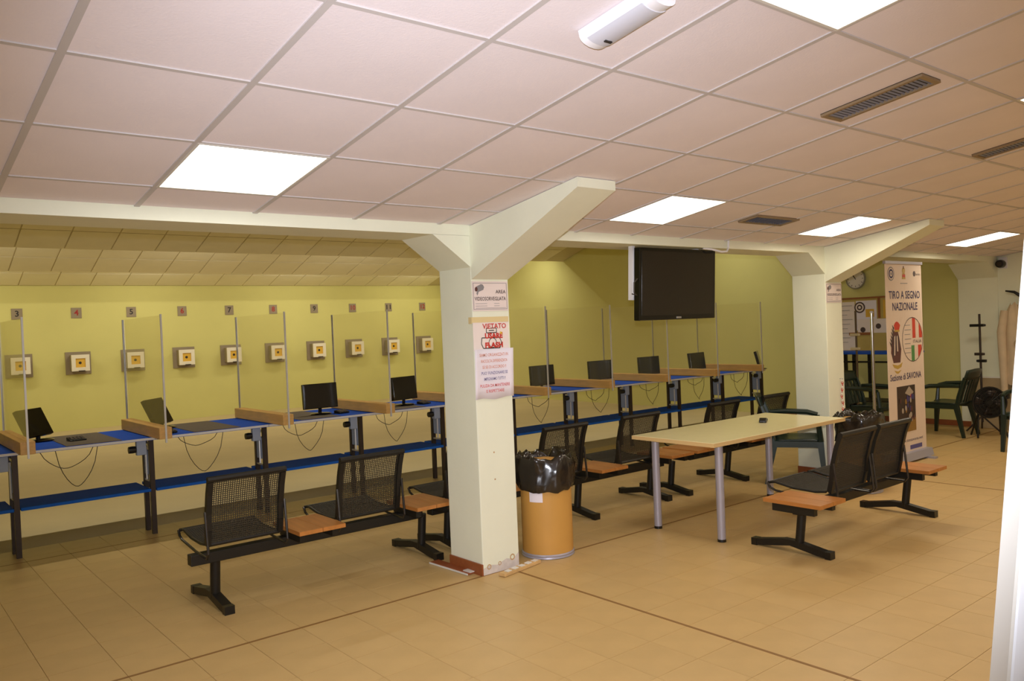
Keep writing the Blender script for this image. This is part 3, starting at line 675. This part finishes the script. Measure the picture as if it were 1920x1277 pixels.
# flag disc
cx, cz, R = 0.585, 1.315, 0.245
ring_faces(cx, cz, R-0.008, R, Y).build('flag_ring', 'ink_dark', t)
def chord(x0, x1, z0, z1, m):
    P = []
    for x in (x0, x1):
        h = math.sqrt(max(0, (R-0.01)**2-(x-cx)**2)); P.append((max(z0, cz-h), min(z1, cz+h)))
    xm = (x0+x1)/2; h = math.sqrt(max(0, (R-0.01)**2-(xm-cx)**2))
    art([(x0, P[0][0]), (xm, max(z0, cz-h)), (x1, P[1][0]), (x1, P[1][1]), (xm, min(z1, cz+h)), (x0, P[0][1])], m, 'flag_stripe')
chord(0.585, 0.655, 1.33, 1.6, 'flag_red'); chord(0.74, 0.81, 1.33, 1.6, 'flag_red'); chord(0.55, 0.62, 1.0, 1.25, 'flag_green'); chord(0.71, 0.79, 1.0, 1.25, 'flag_red')
txt(t, 'ITALIA', 0.69, 1.29, 0.035, 'ink_dark', Y, width=0.2)
for k in range(7): art(rect(0.40, 0.53+0.02*(k % 2), 1.17+0.05*k, 1.176+0.05*k), 'ink_grey', 'disc_print')
txt(t, 'Sezione di SAVONA', 0.40, 0.92, 0.07, 'ink_navy', Y, width=0.72, bold=0.012)
# printed photograph on the banner
art(rect(0.18, 0.60, 0.32, 0.82), 'photo_dark', 'printed_photo'); art(rect(0.18, 0.60, 0.32, 0.46), 'photo_sand', 'printed_photo', -0.0038)
art([(0.36, 0.74), (0.46, 0.81), (0.56, 0.74), (0.48, 0.70)], 'photo_sky', 'printed_photo', -0.0038)
rp = random.Random(3)
for k in range(26):
    a, b = 0.22+0.33*rp.random(), 0.38+0.32*rp.random(); art(disc(a, b, 0.015+0.02*rp.random(), 0.03, 8), rp.choice(['photo_blue', 'flag_red', 'photo_blue', 'maroon', 'photo_sky', 'photo_sand', 'photo_blue']), 'printed_figure', -0.004-0.0003*k)
txt(t, 'www.tsnsavona.net', 0.48, 0.225, 0.035, 'ink_navy', Y, width=0.55); art(rect(0.45, 0.73, 0.12, 0.165), 'ink_blue', 'blue_label')

# ------------------------------------------------------------------ plastic chairs
def chair_proto():
    t = thing('garden_chair', '', 'chair', group='dark green plastic armchairs')
    def seat(u, v):
        x = (u-0.5)*0.46*(1-0.08*(1-v)); y = -0.21+0.44*v
        return Vector((x, y, 0.425 - 0.018*math.cos((u-0.5)*PI) + 0.012*v - (0.03*max(0, v-0.85)/0.15)))
    MB().grid(seat, 9, 9).build('seat', 'green_plastic', t, smooth=True, solid=0.02)
    MB().box(-0.225, 0.225, 0.19, 0.215, 0.365, 0.415).build('seat_apron', 'green_plastic', t); 
    for s in (-1, 1): MB().box(s*0.215-0.012, s*0.215+0.012, -0.2, 0.2, 0.36, 0.42).build('seat_apron', 'green_plastic', t)
    def bl(z): return -0.215-0.13*max(0, (z-0.42)/0.42)**1.2
    def bc(x): return 0.03*(1-(x/0.23)**2)
    zs = [0.44, 0.54, 0.64, 0.74]
    for k in range(5):
        x = -0.15+0.075*k; mb = MB()
        for a, b in zip(zs, zs[1:]):
            M0 = [(x-0.025, bl(a)-bc(x)-0.006, a), (x+0.025, bl(a)-bc(x)-0.006, a), (x+0.025, bl(b)-bc(x)-0.006, b), (x-0.025, bl(b)-bc(x)-0.006, b)]
            mb.add(M0+[(p[0], p[1]+0.014, p[2]) for p in M0], [(0,1,2,3), (7,6,5,4), (0,4,5,1), (1,5,6,2), (2,6,7,3), (3,7,4,0)])
        mb.build('back_slat', 'green_plastic', t)
    def top(u, v):
        x = (u-0.5)*0.44; z = 0.73+v*(0.12+0.015*math.cos((u-0.5)*PI)); return Vector((x, bl(z)-bc(x), z))
    MB().grid(top, 11, 4).build('top_rail', 'green_plastic', t, smooth=True, solid=0.02)
    for s in (-1, 1):
        MB().tube([(s*0.215, bl(z), z) for z in (0.40, 0.52, 0.64, 0.76)], [0.03, 0.027, 0.025, 0.02], 6).build('back_upright', 'green_plastic', t, smooth=True)
        MB().tube([(s*0.235, -0.26, 0.655), (s*0.255, -0.1, 0.66), (s*0.255, 0.1, 0.65), (s*0.245, 0.2, 0.625)], [0.022, 0.027, 0.027, 0.022], 8).build('armrest', 'green_plastic', t, smooth=True)
        MB().tube([(s*0.245, 0.2, 0.62), (s*0.235, 0.215, 0.42)], [0.02, 0.028], 8).build('arm_support', 'green_plastic', t, smooth=True)
        MB().tube([(s*0.225, 0.21, 0.42), (s*0.245, 0.245, 0)], [0.042, 0.024], 4, square=True).build('leg', 'green_plastic', t)
        MB().tube([(s*0.21, -0.2, 0.42), (s*0.225, -0.29, 0)], [0.042, 0.024], 4, square=True).build('leg', 'green_plastic', t)
    return t
chair = chair_proto()
CH = [(6.68, 0.47, -2.6, 'dark green plastic armchair tucked between the cream table and the column'),
      (10.50, 0.64, 0.0, 'dark green plastic armchair seen from its side past the banner'),
      (9.72, -0.62, 1.57, 'dark green plastic armchair in front of the round black disc by the jacket'),
      (9.75, 1.25, 3.14, 'dark green plastic armchair mostly hidden behind the banner')]
for k, (x, y, r, lab) in enumerate(CH):
    o = chair if k == 0 else copy_tree(chair)
    o.location = (x, y, 0); o.rotation_euler = (0, 0, r); o['label'] = lab

# ------------------------------------------------------------------ end wall: clock, noticeboard, desk, stands
XW = XR+0.019
t = thing('wall_clock', 'round white wall clock partly behind the column bracket', 'clock', (XW, 2.29, 2.15), -PI/2)
MB().lathe([(0.15, 0), (0.16, -0.02), (0.155, -0.04), (0.14, -0.042), (0.138, -0.03), (0.01, -0.03)], n=36, axis='y').build('rim', 'clock_rim', t, smooth=True)
flat(disc(0, 0, 0.14, n=36), -0.03, 0.002).build('dial', 'clock_face', t)
for k in range(12):
    a = k*PI/6; MB().box(-0.004, 0.004, -0.034, -0.032, 0.105, 0.128, Matrix.Rotation(a, 4, 'Y')).build('hour_mark', 'ink_dark', t)
for a, l in ((-0.5, 0.07), (-0.62, 0.11)): MB().box(-0.004, 0.004, -0.037, -0.035, -0.015, l, Matrix.Rotation(a, 4, 'Y')).build('hand', 'digit_black', t)
t = thing('notice_board', 'notice board with shooting target sheets on the end wall', 'notice board', (XW, 2.7, 1.44), -PI/2)
MB().box(0, 1.25, -0.02, 0, -0.40, 0.40).build('board', 'cork', t)
MB().box(-0.01, 1.26, -0.03, 0, 0.40, 0.425).build('frame_rail', 'frame_brown', t)
MB().box(0.74, 0.775, -0.026, -0.02, 0.10, 0.40).build('frame_rail', 'frame_brown', t); MB().box(0.28, 0.66, -0.03, -0.02, -0.15, -0.11).build('frame_rail', 'frame_brown', t)
sh = 0
for (a, b, c, d, m) in [(0.12, 0.38, -0.38, 0.36, 'paper'), (0.4, 0.72, -0.08, 0.37, 'paper_white'), (0.42, 1.1, -0.12, 0.09, 'paper'), (0.55, 0.68, 0.12, 0.24, 'target_yellow'), (0.82, 1.04, 0.1, 0.37, 'target_yellow'), (0.86, 1.08, -0.09, 0.05, 'target_yellow')]:
    flat(rect(a, b, c, d), -0.0205 - 0.0004*sh, 0.0008).build('pinned_sheet', m, t); sh += 1
for k in range(9): flat(rect(0.14, 0.34-0.04*(k % 3), 0.30-0.07*k, 0.306-0.07*k), -0.0240).build('printed_line', 'ink_grey', t)
def bull(x, z, r, n=3):
    for q in range(n): flat(disc(x, z, r*(1-q/n)), -0.0235-0.0008*q).build('target_print', ('ink_dark', 'paper', 'ink_dark', 'paper')[q % 4], t)
bull(0.46, 0.27, 0.085, 4); bull(0.93, 0.29, 0.04); bull(0.93, 0.14, 0.04); bull(0.74, -0.02, 0.04, 1); bull(0.95, -0.03, 0.04); bull(0.5, -0.07, 0.04, 1)
flat(rect(0.88, 1.04, -0.1, -0.07), -0.0240).build('printed_line', 'ink_dark', t)
t = thing('tall_desk', 'tall blue topped desk with black frame below the notice board', 'desk', (10.75, 1.25, 0))
MB().box(0, 0.55, 0, 1.25, 1.03, 1.06).build('tabletop', 'blue_board', t, bevel=0.004)
for x in (0.05, 0.5):
    for y in (0.08, 0.78, 1.15): MB().box(x-0.02, x+0.02, y-0.02, y+0.02, 0, 1.03).build('leg', 'black_metal', t)
for z in (0.92, 0.55, 0.3): MB().box(0.03, 0.07, 0.08, 1.15, z-0.012, z+0.012).build('rail', 'black_metal', t)
MB().box(0.08, 0.5, 0.1, 1.13, 0.33, 0.36).build('lower_shelf', 'black_metal', t)
def stand(x, y, h, label, m, cl, tri=0.22):
    t = thing('rifle_stand', label, 'stand', (x, y, 0), group='upright rifle stands')
    MB().cyl((0, 0, 0.12), (0, 0, h), 0.014, 12).build('pole', m, t, smooth=True)
    for k in range(3):
        a = 0.4+k*2*PI/3; MB().tube([(0, 0, 0.2), (tri*math.cos(a), tri*math.sin(a), 0.012)], 0.011, 8).build('leg', m, t, smooth=True)
    for z, l, mm in cl:
        MB().box(-0.02, 0.02, -l*0.3, l*0.7, z-0.018, z+0.018).build('clamp', mm, t, bevel=0.004); MB().lathe([(0.02, -0.015), (0.024, 0), (0.02, 0.015)], (0, -l*0.3, z), 10).build('clamp_knob', mm, t, smooth=True)
stand(10.60, 1.883, 1.66, 'brown upright rifle stand with pale clamps before the notice board', 'brown_pole', [(1.32, 0.12, 'clamp'), (1.12, 0.12, 'clamp'), (0.62, 0.05, 'black_plastic')], 0.12)
stand(11.05, 0.42, 1.55, 'dark upright rifle stand behind the round black disc', 'dark_steel', [(1.40, 0.17, 'black_plastic'), (1.02, 0.1, 'dark_steel'), (0.93, -0.1, 'black_plastic')])
t = thing('barrier_post', 'thin chrome barrier post beside the banner edge', 'barrier post', (8.315, 0.5, 0))
MB().cyl((0, 0, 0.02), (0, 0, 1.62), 0.017, 14).build('pole', 'chrome', t, smooth=True); MB().lathe([(0.15, 0), (0.15, 0.012), (0.03, 0.03)], n=28).build('base', 'chrome', t, smooth=True)
MB().lathe([(0.018, 1.62), (0.021, 1.63), (0.015, 1.645)], n=14).build('cap', 'white_edge', t, smooth=True)
# round black disc on splayed legs (fan)
t = thing('floor_fan', 'round black disc like floor fan on splayed legs', 'fan', (10.55, 0.15, 0), -0.95)
mb = MB()
for r in (0.05, 0.09, 0.13, 0.17, 0.19): mb.tube([(r*math.cos(a), -0.05+0.02*(r/0.19)**2, 0.44+r*math.sin(a)) for a in [2*PI*k/28 for k in range(28)]], 0.005 if r < 0.19 else 0.012, 5, closed=True)
for k in range(18):
    a = 2*PI*k/18; mb.tube([(0.03*math.cos(a), -0.05, 0.44+0.03*math.sin(a)), (0.19*math.cos(a), -0.03, 0.44+0.19*math.sin(a))], 0.004, 4)
mb.build('guard', 'black_metal', t)
MB().lathe([(0.185, 0.03), (0.19, 0.0), (0.187, -0.015)], (0, 0, 0.44), 32, 'y').build('drum_shell', 'black_plastic', t, smooth=True)
MB().lathe([(0.04, -0.048), (0.045, -0.03), (0.06, 0.06)], (0, 0, 0.44), 18, 'y').build('motor', 'black_plastic', t, smooth=True)
for k in range(4):
    a = k*PI/2; mb = MB().grid(lambda u, v: Vector((math.cos(a+(u-.5)*0.9)*(0.05+0.12*v), -0.02+0.03*(u-0.5), 0.44+math.sin(a+(u-.5)*0.9)*(0.05+0.12*v))), 5, 3); mb.build('blade', 'dark_steel', t, smooth=True, solid=0.003)
for s in (-1, 1):
    for q in (-1, 1): MB().tube([(s*0.12, 0.02, 0.29), (s*0.17, 0.02+q*0.15, 0.01)], 0.011, 8).build('leg', 'black_metal', t, smooth=True)
# beige board low on the wall, jacket, hook, camera
t = thing('wall_board', 'plain beige board standing low against the end wall', 'board', (XR-0.045, 0.66, 0), -PI/2)
MB().box(-0.02, 1.2, -0.012, 0.012, 0, 0.69).build('panel', 'beige_board', t); MB().box(-0.02, 1.2, -0.016, 0.016, 0.68, 0.70).build('edging', 'cream_wall', t)
t = thing('shooting_jacket', 'pale shooting jacket hanging on the end wall', 'jacket', (XR-0.13, 0.08, 0), -PI/2)
def jk(u, v):
    a = 2*PI*u; z = 0.62+1.05*v + 0.02*math.sin(4*a)
    wd = 0.125+0.02*noise.noise(Vector((math.cos(a)*2, math.sin(a)*2, v*4)))-0.04*v**4; dp = 0.07-0.02*v
    return Vector((wd*math.cos(a)*(1 if v < 0.93 else 0.55), dp*math.sin(a)+0.012*math.sin(5*a+3*v), z))
MB().grid(jk, 24, 12, True).build('body', 'jacket', t, smooth=True)
MB().tube([(0.11, -0.02, 1.58), (0.17, -0.04, 1.35), (0.17, -0.05, 1.1), (0.19, -0.05, 0.88)], [0.05, 0.055, 0.05, 0.045], 12).build('sleeve', 'jacket', t, smooth=True)
MB().tube([(-0.11, -0.02, 1.58), (-0.15, -0.04, 1.3), (-0.14, -0.05, 0.98), (-0.13, -0.05, 0.52)], [0.05, 0.055, 0.05, 0.04], 12).build('sleeve', 'jacket', t, smooth=True)
MB().box(-0.19, -0.08, -0.09, -0.01, 0.42, 0.51).build('cuff', 'black_plastic', t, bevel=0.01); MB().lathe([(0.05, -0.02), (0.055, 0), (0.05, 0.02)], (0.06, -0.08, 1.15), 14, 'y').build('patch', 'beige_board', t)
t = thing('coat_hook', 'black curved coat hook above the pale jacket', 'coat hook', (XR-0.02, 0.08, 1.72), -PI/2)
MB().tube([(0.13, -0.02, -0.22), (0.125, -0.04, -0.08), (0.08, -0.06, 0.03), (-0.01, -0.08, 0.10), (-0.11, -0.09, 0.12)], [0.03, 0.028, 0.025, 0.018, 0.01], 10).build('horn', 'black_plastic', t, smooth=True)
MB().box(0.10, 0.18, -0.02, 0.02, -0.42, 0.0).build('back_plate', 'black_plastic', t, bevel=0.005); MB().tube([(0.14, -0.02, -0.1), (0.10, -0.1, -0.1), (0.07, -0.12, -0.06)], 0.014, 8).build('peg', 'black_plastic', t, smooth=True); MB().tube([(0.14, -0.02, -0.3), (0.10, -0.1, -0.3), (0.07, -0.12, -0.26)], 0.014, 8).build('peg', 'black_plastic', t, smooth=True)
t = thing('security_camera', 'small dark security camera on a white plate by the ceiling corner', 'security camera', (XR-0.001, 0.24, 2.20), -PI/2)
MB().box(-0.05, 0.05, -0.02, 0, -0.06, 0.09).build('mount_plate', 'white_plastic', t, bevel=0.004); MB().cyl((0, -0.02, 0.02), (0, -0.07, 0.0), 0.015, 10).build('arm', 'white_plastic', t, smooth=True)
MB().lathe([(0.03, -0.05), (0.052, -0.06), (0.055, -0.1), (0.05, -0.15), (0.02, -0.155)], (0, 0, 0), 20, 'y').build('body', 'black_plastic', t, smooth=True); MB().lathe([(0.028, -0.156), (0.03, -0.162), (0.01, -0.163)], (0, 0, 0), 16, 'y').build('lens', 'dark_steel', t, smooth=True)

# ------------------------------------------------------------------ loose wood by the poster column
t = thing('loose_skirting', 'loose brown skirting board piece lying beside the poster column', 'board', (2.60, 0.62, 0.002), 1.62)
MB().box(-0.22, 0.20, -0.04, 0.035, 0, 0.012).build('board', 'plank', t, bevel=0.002); MB().box(-0.225, -0.15, -0.025, 0.02, 0.0125, 0.018).build('plaster_crust', 'white_edge', t)
MB().box(-0.22, 0.2, 0.036, 0.042, 0, 0.010).build('pale_edge', 'white_edge', t)
t = thing('wood_batten', 'rough pale wood batten on the floor in front of the poster column', 'batten', (2.90, 0.245, 0.002), 0.18)
MB().box(-0.19, 0.19, -0.028, 0.028, 0, 0.022).build('batten', 'batten', t, bevel=0.003)
for k in range(5): MB().box(-0.15+0.07*k, -0.11+0.07*k, -0.02, 0.015, 0.0225, 0.026+0.002*(k % 2)).build('plaster_crust', 'white_edge', t)

# ------------------------------------------------------------------ white board leaning close to the camera
def ray(u, v, d): return CAM + (_f + _r2*((u-960)/FPX) - _u2*((v-638.5)/FPX))*d
A, Bp = ray(1871, 1277, 0.95), ray(1917, 690, 0.95)
up = (Bp-A).normalized(); foot = A - up*(A.z/up.z); side = (_r - up*_r.dot(up)).normalized(); nrm = up.cross(side)
t = thing('leaning_board', 'plain white board leaning at the right, close by, cut by the frame edge', 'board', foot)
M = Matrix(((side.x, nrm.x, up.x, 0), (side.y, nrm.y, up.y, 0), (side.z, nrm.z, up.z, 0), (0, 0, 0, 1)))
MB().box(0.004, 0.5, -0.015, 0.015, 0.06, 2.0, M).build('panel', 'white_board', t, bevel=0.004)
MB().box(0.0, 0.004, -0.016, 0.016, 0.0, 2.0, M).build('edging', 'white_edge', t)
